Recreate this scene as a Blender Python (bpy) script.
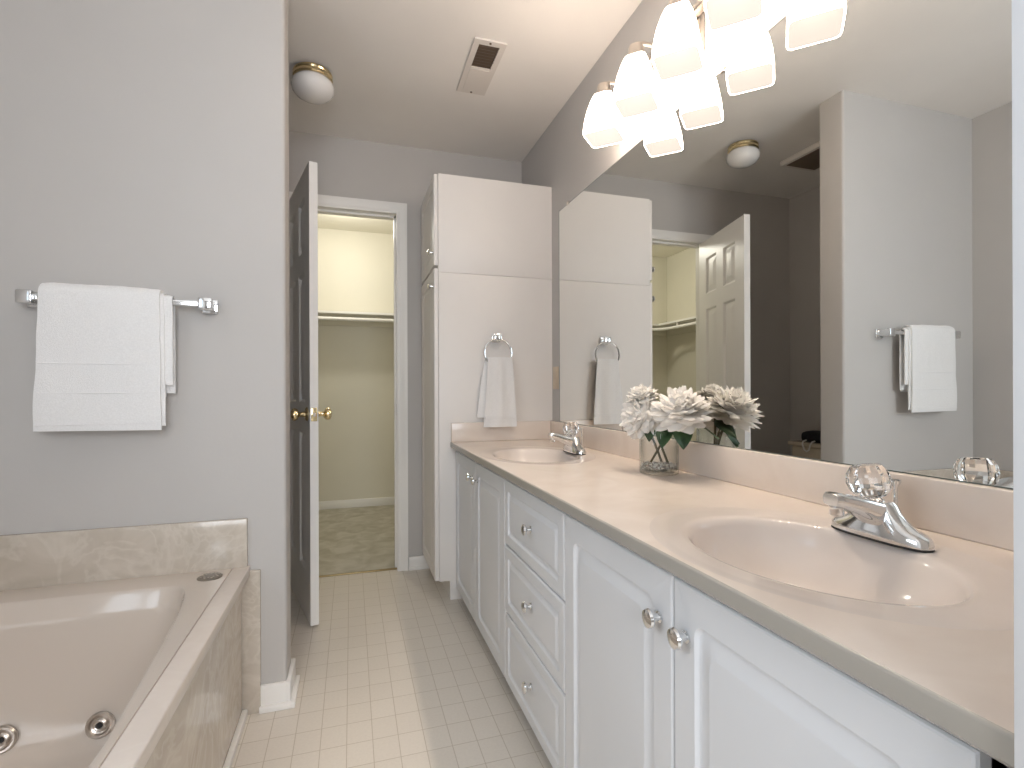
import bpy, bmesh, math, random
from mathutils import Vector, Matrix, noise
PI = math.pi
for o in list(bpy.data.objects):
    bpy.data.objects.remove(o, do_unlink=True)
sc = bpy.context.scene
COL = sc.collection

# ------------------------------------------------------------------ camera
YAW, ROLL, EYE = 0.3039, 0.0037, 1.035
cam_data = bpy.data.cameras.new('camera')
cam_data.sensor_width = 36.0
cam_data.lens = 512.33 / 1024 * 36.0
cam_data.shift_y = 5.8 / 1024
cam_data.clip_start = 0.02
cam = bpy.data.objects.new('camera', cam_data)
COL.objects.link(cam)
_R = Vector((math.cos(YAW), -math.sin(YAW), 0)); _F = Vector((math.sin(YAW), math.cos(YAW), 0)); _U = Vector((0, 0, 1))
_X = _R * math.cos(ROLL) - _U * math.sin(ROLL)
_Y = _R * math.sin(ROLL) + _U * math.cos(ROLL)
_Z = -_F
cam.matrix_world = Matrix(((_X.x, _Y.x, _Z.x, 0), (_X.y, _Y.y, _Z.y, 0), (_X.z, _Y.z, _Z.z, EYE), (0, 0, 0, 1)))
sc.camera = cam

# ------------------------------------------------------------------ exposure, world, lights
sc.view_settings.view_transform = 'Standard'
sc.view_settings.look = 'None'
sc.view_settings.gamma = 1.0
sc.view_settings.use_curve_mapping = False
sc.view_settings.exposure = 0.45
sc.cycles.max_bounces = 10
sc.cycles.diffuse_bounces = 6
sc.cycles.glossy_bounces = 6
sc.cycles.transmission_bounces = 10
sc.cycles.caustics_reflective = False
sc.cycles.caustics_refractive = False
sc.cycles.sample_clamp_indirect = 6.0

world = bpy.data.worlds.new('world'); sc.world = world
world.use_nodes = True
world.node_tree.nodes['Background'].inputs[0].default_value = (0.75, 0.87, 1.0, 1)
world.node_tree.nodes['Background'].inputs[1].default_value = 1.0

def area_light(name, loc, rot, sx, sy, power, color, spread=PI):
    d = bpy.data.lights.new(name, 'AREA'); d.shape = 'RECTANGLE'; d.size = sx; d.size_y = sy
    d.energy = power; d.color = color; d.spread = spread
    o = bpy.data.objects.new(name, d); COL.objects.link(o); o.location = loc; o.rotation_euler = rot
    return o
def point_light(name, loc, power, color, r):
    d = bpy.data.lights.new(name, 'POINT'); d.energy = power; d.color = color; d.shadow_soft_size = r
    o = bpy.data.objects.new(name, d); COL.objects.link(o); o.location = loc
    return o
# daylight outside the window over the tub
area_light('window_daylight', (-1.45, 0.2, 1.62), (0, -PI/2, 0), 1.05, 1.1, 9, (0.80, 0.90, 1.0))
# added soft fill from behind the camera, no known source there
area_light('rear_fill_light', (0.1, -1.72, 1.55), (PI/2, 0, 0), 1.3, 1.3, 38, (0.94, 0.965, 1.0))
# bulb in the closet
point_light('closet_bulb', (-0.05, 4.02, 2.26), 10, (1.0, 0.95, 0.84), 0.06)
SHADE_POWER = 10.5

# ------------------------------------------------------------------ materials
def base_mat(name, col, rough=0.5, metal=0.0, spec=0.5, coat=0.0):
    m = bpy.data.materials.new(name); m.use_nodes = True
    b = m.node_tree.nodes['Principled BSDF']
    b.inputs['Base Color'].default_value = (*col, 1); b.inputs['Roughness'].default_value = rough
    b.inputs['Metallic'].default_value = metal; b.inputs['Specular IOR Level'].default_value = spec
    b.inputs['Coat Weight'].default_value = coat
    b.inputs['Coat Roughness'].default_value = 0.05
    return m, m.node_tree.nodes, m.node_tree.links, b
def add_noise_col(m, c0, c1, scale, detail=4, dist=0.0, lo=0.35, hi=0.65, stretch=(1, 1, 1)):
    n, l = m.node_tree.nodes, m.node_tree.links; b = n['Principled BSDF']
    tc = n.new('ShaderNodeTexCoord'); mp = n.new('ShaderNodeMapping'); mp.inputs['Scale'].default_value = stretch
    t = n.new('ShaderNodeTexNoise'); t.inputs['Scale'].default_value = scale; t.inputs['Detail'].default_value = detail; t.inputs['Distortion'].default_value = dist
    r = n.new('ShaderNodeValToRGB'); r.color_ramp.elements[0].position = lo; r.color_ramp.elements[1].position = hi
    r.color_ramp.elements[0].color = (*c0, 1); r.color_ramp.elements[1].color = (*c1, 1)
    l.new(tc.outputs['Object'], mp.inputs[0]); l.new(mp.outputs[0], t.inputs['Vector']); l.new(t.outputs['Fac'], r.inputs[0]); l.new(r.outputs[0], b.inputs['Base Color'])
    return t, r
def add_bump(m, scale, strength, dist=0.002, detail=3):
    n, l = m.node_tree.nodes, m.node_tree.links; b = n['Principled BSDF']
    tc = n.new('ShaderNodeTexCoord'); t = n.new('ShaderNodeTexNoise'); t.inputs['Scale'].default_value = scale; t.inputs['Detail'].default_value = detail
    u = n.new('ShaderNodeBump'); u.inputs['Strength'].default_value = strength; u.inputs['Distance'].default_value = dist
    l.new(tc.outputs['Object'], t.inputs['Vector']); l.new(t.outputs['Fac'], u.inputs['Height']); l.new(u.outputs[0], b.inputs['Normal'])
M = {}
def paint(name, c, rough=0.6, bs=90, bstr=0.12):
    m = base_mat(name, c, rough, spec=0.3)[0]
    add_noise_col(m, tuple(x * 0.985 for x in c), tuple(min(1, x * 1.015) for x in c), 3.0)
    add_bump(m, bs, bstr, 0.0015); return m
M['wall'] = paint('wall_paint', (0.53, 0.515, 0.50))
M['ceil'] = paint('ceiling_paint', (0.83, 0.805, 0.775), 0.8, 60, 0.15)
M['closet'] = paint('closet_paint', (0.74, 0.715, 0.625))
M['white'] = paint('white_trim_paint', (0.86, 0.85, 0.83), 0.35, 40, 0.03)
M['thermo'] = paint('white_cabinet_foil', (0.765, 0.78, 0.805), 0.32, 30, 0.02)
M['tallfoil'] = paint('cabinet_melamine', (0.80, 0.775, 0.75), 0.38, 30, 0.02)
M['dark'] = base_mat('dark_gap', (0.02, 0.018, 0.016), 0.8)[0]
M['chrome'] = base_mat('chrome', (0.82, 0.83, 0.84), 0.08, 1.0)[0]
M['nickel'] = base_mat('brushed_nickel', (0.62, 0.57, 0.52), 0.28, 1.0)[0]
M['darknickel'] = base_mat('dull_nickel', (0.30, 0.28, 0.25), 0.35, 1.0)[0]
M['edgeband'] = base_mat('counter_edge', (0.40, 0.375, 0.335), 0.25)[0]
M['dullbrass'] = base_mat('worn_brass', (0.42, 0.33, 0.18), 0.4, 1.0)[0]
M['brass'] = base_mat('polished_brass', (0.83, 0.68, 0.40), 0.16, 1.0)[0]
M['mirror'] = base_mat('mirror_silver', (0.90, 0.915, 0.90), 0.0, 1.0)[0]
M['mirror_edge'] = base_mat('mirror_edge', (0.10, 0.13, 0.12), 0.3)[0]
M['vent'] = base_mat('vent_paint', (0.70, 0.66, 0.62), 0.45)[0]
M['ventdark'] = base_mat('vent_recess', (0.16, 0.12, 0.09), 0.8)[0]
M['opal'] = base_mat('opal_glass', (0.80, 0.79, 0.78), 0.12, 0, 0.5)[0]
M['almond'] = base_mat('almond_plastic', (0.62, 0.52, 0.40), 0.4)[0]
M['china'] = base_mat('biscuit_porcelain', (0.72, 0.64, 0.52), 0.12)[0]
M['blackfabric'] = base_mat('black_fabric', (0.015, 0.015, 0.02), 0.7)[0]
M['rubber'] = base_mat('black_rubber', (0.02, 0.02, 0.02), 0.6)[0]
M['bark'] = base_mat('green_brown_stem', (0.09, 0.075, 0.035), 0.6)[0]
# countertop: cultured marble
m = base_mat('cultured_marble_counter', (0.7, 0.6, 0.5), 0.16, spec=0.5)[0]
add_noise_col(m, (0.74, 0.655, 0.585), (0.80, 0.725, 0.66), 5.0, 6, 1.6, 0.3, 0.7); M['counter'] = m
m = base_mat('cultured_marble_basin', (0.7, 0.6, 0.5), 0.10, spec=0.5)[0]
add_noise_col(m, (0.72, 0.65, 0.60), (0.76, 0.695, 0.65), 4.0, 4, 1.0, 0.3, 0.7); M['basin'] = m
# tub marble, swirled
def marble(name, a, b, vein, rough):
    m, n, l, bs = base_mat(name, a, rough)
    tc = n.new('ShaderNodeTexCoord')
    t1 = n.new('ShaderNodeTexNoise'); t1.inputs['Scale'].default_value = 5.0; t1.inputs['Detail'].default_value = 6; t1.inputs['Distortion'].default_value = 2.2
    t2 = n.new('ShaderNodeTexNoise'); t2.inputs['Scale'].default_value = 3.2; t2.inputs['Detail'].default_value = 4; t2.inputs['Distortion'].default_value = 4.5
    r1 = n.new('ShaderNodeValToRGB'); r1.color_ramp.elements[0].position = .32; r1.color_ramp.elements[1].position = .68
    r1.color_ramp.elements[0].color = (*a, 1); r1.color_ramp.elements[1].color = (*b, 1)
    r2 = n.new('ShaderNodeValToRGB'); r2.color_ramp.elements[0].position = .43; r2.color_ramp.elements[0].color = (0, 0, 0, 1)
    r2.color_ramp.elements[1].position = .57; r2.color_ramp.elements[1].color = (0, 0, 0, 1)
    e = r2.color_ramp.elements.new(.5); e.color = (1, 1, 1, 1)
    mx = n.new('ShaderNodeMix'); mx.data_type = 'RGBA'; mx.inputs[7].default_value = (*vein, 1)
    sc_ = n.new('ShaderNodeMath'); sc_.operation = 'MULTIPLY'; sc_.inputs[1].default_value = .38
    l.new(tc.outputs['Object'], t1.inputs['Vector']); l.new(tc.outputs['Object'], t2.inputs['Vector'])
    l.new(t1.outputs['Fac'], r1.inputs[0]); l.new(t2.outputs['Fac'], r2.inputs[0]); l.new(r2.outputs[0], sc_.inputs[0])
    l.new(sc_.outputs[0], mx.inputs[0]); l.new(r1.outputs[0], mx.inputs[6]); l.new(mx.outputs[2], bs.inputs['Base Color'])
    return m
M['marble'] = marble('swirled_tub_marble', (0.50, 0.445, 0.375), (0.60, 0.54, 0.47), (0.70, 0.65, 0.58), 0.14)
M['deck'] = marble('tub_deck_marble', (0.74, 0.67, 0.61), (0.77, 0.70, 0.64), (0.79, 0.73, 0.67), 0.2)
m = base_mat('tub_acrylic', (0.60, 0.525, 0.45), 0.14, spec=0.5, coat=0.6)[0]
add_noise_col(m, (0.60, 0.53, 0.465), (0.62, 0.55, 0.485), 2.0); M['tub'] = m
# floor tile
m, n, l, bs = base_mat('floor_tile', (0.7, 0.66, 0.58), 0.36)
tc = n.new('ShaderNodeTexCoord'); mp = n.new('ShaderNodeMapping'); mp.inputs['Location'].default_value = (-0.057 + 0.0735 * 20, -1.573 + 0.0976 * 40, 0)
br = n.new('ShaderNodeTexBrick'); br.offset = 0; br.squash = 1; br.inputs['Scale'].default_value = 1.0
br.inputs['Brick Width'].default_value = 0.0735; br.inputs['Row Height'].default_value = 0.0976; br.inputs['Mortar Size'].default_value = 0.0013; br.inputs['Mortar Smooth'].default_value = 0.3
br.inputs['Color1'].default_value = (0.69, 0.64, 0.575, 1); br.inputs['Color2'].default_value = (0.71, 0.66, 0.595, 1); br.inputs['Mortar'].default_value = (0.50, 0.44, 0.365, 1)
ns = n.new('ShaderNodeTexNoise'); ns.inputs['Scale'].default_value = 120; ns.inputs['Detail'].default_value = 3
mr = n.new('ShaderNodeMapRange'); mr.inputs[3].default_value = 0.93; mr.inputs[4].default_value = 1.06
mx = n.new('ShaderNodeMix'); mx.data_type = 'RGBA'; mx.blend_type = 'MULTIPLY'; mx.inputs[0].default_value = 1.0
cb = n.new('ShaderNodeCombineColor')
l.new(tc.outputs['Object'], mp.inputs[0]); l.new(mp.outputs[0], br.inputs['Vector']); l.new(tc.outputs['Object'], ns.inputs['Vector'])
l.new(ns.outputs['Fac'], mr.inputs[0])
for k in range(3): l.new(mr.outputs[0], cb.inputs[k])
l.new(br.outputs['Color'], mx.inputs[6]); l.new(cb.outputs[0], mx.inputs[7]); l.new(mx.outputs[2], bs.inputs['Base Color'])
bp = n.new('ShaderNodeBump'); bp.inputs['Strength'].default_value = 0.25; bp.inputs['Distance'].default_value = 0.001; bp.invert = True
l.new(br.outputs['Fac'], bp.inputs['Height']); l.new(bp.outputs[0], bs.inputs['Normal'])
M['tile'] = m
m = base_mat('closet_carpet', (0.5, 0.45, 0.36), 0.95, spec=0.1)[0]
add_noise_col(m, (0.56, 0.53, 0.44), (0.72, 0.69, 0.61), 9.0, 8, 0.6, 0.36, 0.64); add_bump(m, 260, 0.9, 0.01); M['carpet'] = m
m = base_mat('terry_cotton', (0.84, 0.84, 0.84), 0.9, spec=0.1)[0]
m.node_tree.nodes['Principled BSDF'].inputs['Sheen Weight'].default_value = 0.3
add_noise_col(m, (0.82, 0.82, 0.82), (0.87, 0.87, 0.87), 260, 2); add_bump(m, 420, 0.55, 0.003); M['terry'] = m
m = base_mat('woven_band', (0.82, 0.82, 0.82), 0.75, spec=0.1)[0]; add_bump(m, 200, 0.1, 0.001); M['woven'] = m
m = base_mat('petal', (0.88, 0.855, 0.81), 0.6, spec=0.2)[0]
add_noise_col(m, (0.95, 0.93, 0.90), (0.97, 0.965, 0.95), 14); 
tr = m.node_tree.nodes.new('ShaderNodeBsdfTranslucent'); tr.inputs[0].default_value = (.92, .90, .86, 1)
ms = m.node_tree.nodes.new('ShaderNodeMixShader'); ms.inputs[0].default_value = .30
m.node_tree.links.new(m.node_tree.nodes['Principled BSDF'].outputs[0], ms.inputs[1]); m.node_tree.links.new(tr.outputs[0], ms.inputs[2])
m.node_tree.links.new(ms.outputs[0], m.node_tree.nodes['Material Output'].inputs[0]); M['petal'] = m
m = base_mat('leaf', (0.02, 0.07, 0.02), 0.4)[0]; add_noise_col(m, (0.015, 0.05, 0.018), (0.04, 0.10, 0.035), 40); M['leaf'] = m
m = base_mat('pebbles', (0.6, 0.55, 0.5), 0.35)[0]; add_noise_col(m, (0.35, 0.30, 0.26), (0.85, 0.80, 0.75), 90, 2, 0, 0.42, 0.58); M['pebble'] = m
def glass(name, col, ior, rough=0.0):
    m, n, l, b = base_mat(name, col, rough); b.inputs['Transmission Weight'].default_value = 1.0; b.inputs['IOR'].default_value = ior
    return m
m = bpy.data.materials.new('vase_glass'); m.use_nodes = True; n, l = m.node_tree.nodes, m.node_tree.links
n.remove(n['Principled BSDF']); tr = n.new('ShaderNodeBsdfTransparent'); tr.inputs[0].default_value = (.95, .965, .96, 1)
gl = n.new('ShaderNodeBsdfGlossy'); gl.inputs['Roughness'].default_value = 0.02; lw = n.new('ShaderNodeLayerWeight'); lw.inputs[0].default_value = .5; pw = n.new('ShaderNodeMath'); pw.operation = 'POWER'; pw.inputs[1].default_value = 4
fr = n.new('ShaderNodeMath'); fr.operation = 'MULTIPLY_ADD'; fr.inputs[1].default_value = .75; fr.inputs[2].default_value = .03; l.new(lw.outputs['Facing'], pw.inputs[0]); l.new(pw.outputs[0], fr.inputs[0])
ms = n.new('ShaderNodeMixShader'); l.new(fr.outputs[0], ms.inputs[0]); l.new(tr.outputs[0], ms.inputs[1]); l.new(gl.outputs[0], ms.inputs[2]); l.new(ms.outputs[0], n['Material Output'].inputs[0])
mc = n.new('ShaderNodeMix'); mc.data_type = 'RGBA'; mc.inputs[6].default_value = (.975, .985, .98, 1); mc.inputs[7].default_value = (.45, .50, .48, 1)
p3 = n.new('ShaderNodeMath'); p3.operation = 'POWER'; p3.inputs[1].default_value = 3; l.new(lw.outputs['Facing'], p3.inputs[0]); l.new(p3.outputs[0], mc.inputs[0]); l.new(mc.outputs[2], tr.inputs[0])
M['vaseglass'] = m
M['crystal'] = glass('clear_acrylic', (0.99, 0.99, 0.99), 1.49)
M['pane'] = glass('window_glass', (1, 1, 1), 1.02)
m, n, l, b = base_mat('lit_frosted_shade', (0.95, 0.92, 0.88), 0.35)
b.inputs['Emission Color'].default_value = (1.0, 0.83, 0.69, 1); b.inputs['Emission Strength'].default_value = SHADE_POWER; M['shade'] = m
m, n, l, b = base_mat('lit_bulb', (1, 0.95, 0.9), 0.4)
b.inputs['Emission Color'].default_value = (1.0, 0.84, 0.68, 1); b.inputs['Emission Strength'].default_value = 330; M['bulb'] = m
m, n, l, b = base_mat('lit_frosted_shade_inside', (0.006, 0.006, 0.006), 0.9, spec=0.0)
b.inputs['Emission Color'].default_value = (1.0, 0.86, 0.75, 1); b.inputs['Emission Strength'].default_value = 0.76; M['shade_in'] = m

# ------------------------------------------------------------------ object helpers
def wloc(p):
    v = Vector((0, 0, 0))
    while p is not None:
        v += p.location; p = p.parent
    return v
def obj(name, bm, mat, parent=None, smooth=True, local=False, angle=35):
    """links bm (in world coordinates unless local) as one mesh object"""
    if parent is not None and not local:
        bmesh.ops.translate(bm, verts=bm.verts, vec=-wloc(parent))
    bmesh.ops.recalc_face_normals(bm, faces=bm.faces)
    me = bpy.data.meshes.new(name); 
    if smooth:
        ca = math.radians(angle)
        for f in bm.faces: f.smooth = True
        for e in bm.edges:
            if len(e.link_faces) != 2 or e.calc_face_angle(0) > ca: e.smooth = False
    bm.to_mesh(me); bm.free()
    mm = M[mat] if isinstance(mat, str) else mat
    me.materials.append(mm)
    o = bpy.data.objects.new(name, me); COL.objects.link(o); o.parent = parent
    return o
def tag(o, label, cat, group=None, kind=None):
    o['label'] = label; o['category'] = cat
    if group: o['group'] = group
    if kind: o['kind'] = kind
    return o
def thing(name, label, cat, loc, rz=0, group=None):
    o = bpy.data.objects.new(name, None); COL.objects.link(o); o.location = loc; o.rotation_euler = (0, 0, rz)
    o.empty_display_size = 0.05
    return tag(o, label, cat, group)
def struct(name, bm, mat, smooth=True):
    o = obj(name, bm, mat, None, smooth); o['kind'] = 'structure'; return o
def NB(): return bmesh.new()
def box(bm, x0, x1, y0, y1, z0, z1, bev=0.0, seg=2):
    vs = [bm.verts.new((x, y, z)) for x in (x0, x1) for y in (y0, y1) for z in (z0, z1)]
    fs = [(0, 1, 3, 2), (4, 6, 7, 5), (0, 4, 5, 1), (2, 3, 7, 6), (0, 2, 6, 4), (1, 5, 7, 3)]
    faces = [bm.faces.new([vs[i] for i in f]) for f in fs]
    if bev > 0:
        es = set(e for f in faces for e in f.edges)
        bmesh.ops.bevel(bm, geom=list(es), offset=bev, segments=seg, profile=0.5, affect='EDGES')
    return bm
def bx(*a, **k): return box(NB(), *a, **k)
def loft(bm, loops, cap0=True, cap1=True, closed=True):
    rows = [[bm.verts.new(p) for p in lp] for lp in loops]
    for a, b in zip(rows, rows[1:]):
        n = len(a)
        for i in range(n if closed else n - 1):
            j = (i + 1) % n
            bm.faces.new((a[i], a[j], b[j], b[i]))
    if cap0: bm.faces.new(rows[0][::-1])
    if cap1: bm.faces.new(rows[-1])
    return rows
def frame(d):
    d = Vector(d).normalized(); a = Vector((0, 0, 1)) if abs(d.z) < 0.9 else Vector((1, 0, 0))
    u = d.cross(a).normalized(); v = d.cross(u).normalized(); return u, v, d
def lathe(bm, prof, c=(0, 0, 0), axis=(0, 0, 1), seg=24, flute=None):
    u, v, d = frame(axis); c = Vector(c); loops = []
    for r, h in prof:
        lp = []
        for i in range(seg):
            a = 2 * PI * i / seg; rr = max(r, 1e-4)
            if flute: rr *= flute(i, h)
            lp.append(c + d * h + u * (rr * math.cos(a)) + v * (rr * math.sin(a)))
        loops.append(lp)
    loft(bm, loops); return bm
def tube(bm, pts, r, seg=12, close=False):
    pts = [Vector(p) for p in pts]; n = len(pts); loops = []
    up = None
    for i in range(n):
        if close: t = pts[(i + 1) % n] - pts[i - 1]
        else: t = pts[min(i + 1, n - 1)] - pts[max(i - 1, 0)]
        t.normalize()
        if up is None: up = frame(t)[0]
        up = (up - t * up.dot(t)).normalized(); w = t.cross(up)
        rr = r[i] if isinstance(r, (list, tuple)) else r
        loops.append([pts[i] + up * (rr * math.cos(2 * PI * k / seg)) + w * (rr * math.sin(2 * PI * k / seg)) for k in range(seg)])
    if close:
        loops.append(loops[0]); rows = [[bm.verts.new(p) for p in lp] for lp in loops[:-1]]
        for i in range(n):
            a, b = rows[i], rows[(i + 1) % n]
            for k in range(seg):
                j = (k + 1) % seg; bm.faces.new((a[k], a[j], b[j], b[k]))
    else: loft(bm, loops)
    return bm
def rrect(w, h, inset, r, seg=4):
    """rounded rectangle loop in 2D, from (inset,inset) to (w-inset,h-inset)"""
    x0, y0, x1, y1 = inset, inset, w - inset, h - inset
    r = max(min(r, (x1 - x0) / 2 - 1e-4, (y1 - y0) / 2 - 1e-4), 2e-4); out = []
    for cx, cy, a0 in ((x1 - r, y0 + r, -PI/2), (x1 - r, y1 - r, 0), (x0 + r, y1 - r, PI/2), (x0 + r, y0 + r, PI)):
        for k in range(seg + 1):
            a = a0 + PI/2 * k / seg; out.append((cx + r * math.cos(a), cy + r * math.sin(a)))
    return out
def panel(bm, org, U, V, N, w, h, prof, back=True):
    """profile = (inset, height along N, corner radius); closed slab front"""
    org, U, V, N = map(Vector, (org, U, V, N)); loops = []
    for ins, d, r in prof:
        loops.append([org + U * x + V * y + N * d for x, y in rrect(w, h, ins, r)])
    loft(bm, loops, back); return bm
def door_prof(t, ins, r=0.012, w=0.03):
    return [(0, 0, .001), (0, t - .004, .001), (.0015, t - .0012, .002), (.004, t, .003), (ins, t, r), (ins + .004, t - .006, r), (ins + .0075, t - .0075, r),
            (ins + .010, t - .0075, r), (ins + .0105, t - .0075, r), (ins + w - .004, t - .0012, r), (ins + w - .001, t - .0002, r), (ins + w, t - .0002, r)]

# ------------------------------------------------------------------ key dimensions
XW, XM = 1.008, 1.002           # right wall, mirror face
XL = -1.092                      # left wall
YA, YA2 = 1.832, 1.964           # alcove stub wall, front and back faces
XS = -0.206                      # end of stub wall
YB, YB2 = 3.0, 3.12              # back wall
ZC = 2.44
YT = 2.5015                      # near side of the tall cabinet
DX0, DX1, DZ = -0.362, 0.25, 2.045   # closet doorway

# ------------------------------------------------------------------ the setting
struct('floor', bx(-1.25, 1.45, -1.8, YB + 0.03, -0.06, 0.0), 'tile')
struct('ceiling', bx(-1.25, 1.45, -1.8, YB2, ZC, ZC + 0.08), 'ceil')
struct('wall_right', bx(XW, XW + .1, .12, YB2, 0, ZC), 'wall')
bm = NB()
WY0, WY1, WZ0, WZ1 = -0.35, 0.75, 1.08, 2.10
box(bm, XL - .12, XL, -1.8, WY0, 0, ZC); box(bm, XL - .12, XL, WY1, YB2, 0, ZC)
box(bm, XL - .12, XL, WY0, WY1, 0, WZ0); box(bm, XL - .12, XL, WY0, WY1, WZ1, ZC)
struct('wall_left', bm, 'wall', False)
bm = NB(); box(bm, XL, XS, YA, YA2, 0, ZC)
bmesh.ops.bevel(bm, geom=[e for e in bm.edges if all(abs(v.co.x - XS) < 1e-5 for v in e.verts) and abs(e.verts[0].co.z - e.verts[1].co.z) > 1], offset=.012, segments=5, profile=.5, affect='EDGES')
struct('wall_alcove', bm, 'wall')
bm = NB(); box(bm, XL, DX0 - .02, YB, YB2, 0, ZC); box(bm, DX1 + .02, XW, YB, YB2, 0, ZC); box(bm, DX0 - .02, DX1 + .02, YB, YB2, DZ + .02, ZC)
struct('wall_back', bm, 'wall', False)
struct('wall_front', bx(.458, 1.45, .12, .2468, 0, ZC, bev=.002), 'thermo')
bm = NB()
RX0, RX1, RZ0, RZ1 = -0.55, 0.75, .9, 2.2
box(bm, -1.25, RX0, -1.7, -1.58, 0, ZC); box(bm, RX1, 1.45, -1.7, -1.58, 0, ZC); box(bm, RX0, RX1, -1.7, -1.58, 0, RZ0); box(bm, RX0, RX1, -1.7, -1.58, RZ1, ZC)
struct('wall_rear', bm, 'wall', False)
struct('wall_side', bx(1.35, 1.45, -1.58, .12, 0, ZC), 'wall')
# window beside the camera; the one behind is added to frame the fill
def window(name, axis, c, a0, a1, z0, z1, depth):
    r = bpy.data.objects.new(name, None); COL.objects.link(r); r['kind'] = 'structure'
    r.location = (c, (a0 + a1) / 2, z0) if axis == 'x' else ((a0 + a1) / 2, c, z0)
    def b(bm, p0, p1, q0, q1, za, zb):
        if axis == 'x': box(bm, p0, p1, q0, q1, za, zb)
        else: box(bm, q0, q1, p0, p1, za, zb)
    f = NB(); t = .045
    b(f, c - .02, c + .03, a0, a0 + t, z0, z1); b(f, c - .02, c + .03, a1 - t, a1, z0, z1); b(f, c - .02, c + .03, a0 + t, a1 - t, z0, z0 + t); b(f, c - .02, c + .03, a0 + t, a1 - t, z1 - t, z1)
    zm = (z0 + z1) / 2; b(f, c - .01, c + .025, a0 + t, a1 - t, zm - .02, zm + .02)
    obj('window_frame', f, 'white', r, False)
window('window_1', 'x', XL - .08, WY0, WY1, WZ0, WZ1, .1)
window('rear_fill_window', 'y', -1.65, RX0, RX1, RZ0, RZ1, .1)
# closet beyond the doorway
CX0, CX1, CY = -1.22, 1.1, 4.73
struct('floor', bx(CX0, CX1, YB + .03, CY, -0.06, 0.004), 'carpet')
struct('ceiling', bx(CX0, CX1, YB2, CY, ZC, ZC + .08), 'closet')
struct('wall_closet_back', bx(CX0 - .1, CX1 + .1, CY, CY + .1, 0, ZC), 'closet')
struct('wall_closet_left', bx(CX0 - .1, CX0, YB2, CY, 0, ZC), 'closet')
struct('wall_closet_right', bx(CX1, CX1 + .1, YB2, CY, 0, ZC), 'closet')
bm = NB(); box(bm, CX0, DX0 - .02, YB2, YB2 + .004, 0, ZC); box(bm, DX1 + .02, CX1, YB2, YB2 + .004, 0, ZC); box(bm, DX0 - .02, DX1 + .02, YB2, YB2 + .004, DZ + .02, ZC)
struct('wall_closet_front', bm, 'closet', False)
struct('trim_2', bx(DX0, DX1, YB + .022, YB + .040, 0, .007, bev=.002), 'dullbrass')
def baseboard(name, segs, mat='white'):
    """segs: boxes of board and shoe"""
    bm = NB()
    for s in segs: box(bm, *s, bev=.003)
    return struct(name, bm, mat)
baseboard('baseboard_closet', [(CX0, CX1, CY - .013, CY, .004, .075)])
baseboard('baseboard_back', [(DX1 + .062, XW, YB - .013, YB, 0, .075), (DX1 + .062, XW, YB - .025, YB - .013, 0, .018), (XL, DX0 - .062, YB - .013, YB, 0, .075)])
baseboard('baseboard_alcove', [(-.2855, XS + .013, YA - .013, YA, 0, .082), (XS - .002, XS + .013, YA - .0132, YA2 + .013, 0, .0821), (-.2855, XS + .022, YA - .027, YA - .012, 0, .02), (XS + .011, XS + .027, YA - .0272, YA2 + .013, 0, .0202),
                               (XL, XS, YA2, YA2 + .013, 0, .082)])
baseboard('baseboard_left', [(XL, XL + .013, YA2 + .013, YB - .013, 0, .082)])
# door casing with stepped profile, and jambs
def casing_leg(bm, x_in, x_out, y, z0, z1):
    s = 1 if x_out > x_in else -1; w = abs(x_out - x_in)
    pr = [(0, 0), (0, .008), (.006, .011), (.014, .011), (.017, .0085), (.030, .0095), (.040, .014), (.052, .017), (w, .017), (w, 0)]
    loops = [[(x_in + s * a, y - d, z) for a, d in pr] for z in (z0, z1)]
    return loops
bm = NB()
pr = [(0, 0), (0, .008), (.006, .011), (.014, .011), (.017, .0085), (.030, .0095), (.040, .014), (.052, .017), (.0605, .017), (.0605, 0)]
path = [((DX1 - .002), 0, 1, 0), ((DX1 - .002), DZ, 1, 1), ((DX0 + .002), DZ, -1, 1), ((DX0 + .002), 0, -1, 0)]
loops = [[(x + sx * a, YB - d, z + sz * a) for a, d in pr] for x, z, sx, sz in path]
loft(bm, loops)
struct('trim_1', bm, 'white')
bm = NB(); box(bm, DX1, DX1 + .02, YB, YB2, 0, DZ + .02); box(bm, DX0 - .02, DX0, YB, YB2, 0, DZ + .02); box(bm, DX0, DX1, YB, YB2, DZ, DZ + .02)
box(bm, DX1 - .011, DX1, YB + .04, YB + .075, 0, DZ); box(bm, DX0, DX0 + .011, YB + .04, YB + .075, 0, DZ); box(bm, DX0, DX1, YB + .04, YB + .075, DZ - .011, DZ)
struct('trim_3', bm, 'white', False)
struct('trim_4', bx(DX1 - .0015, DX1, YB + .006, YB + .034, .89, .955), 'nickel')

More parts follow.
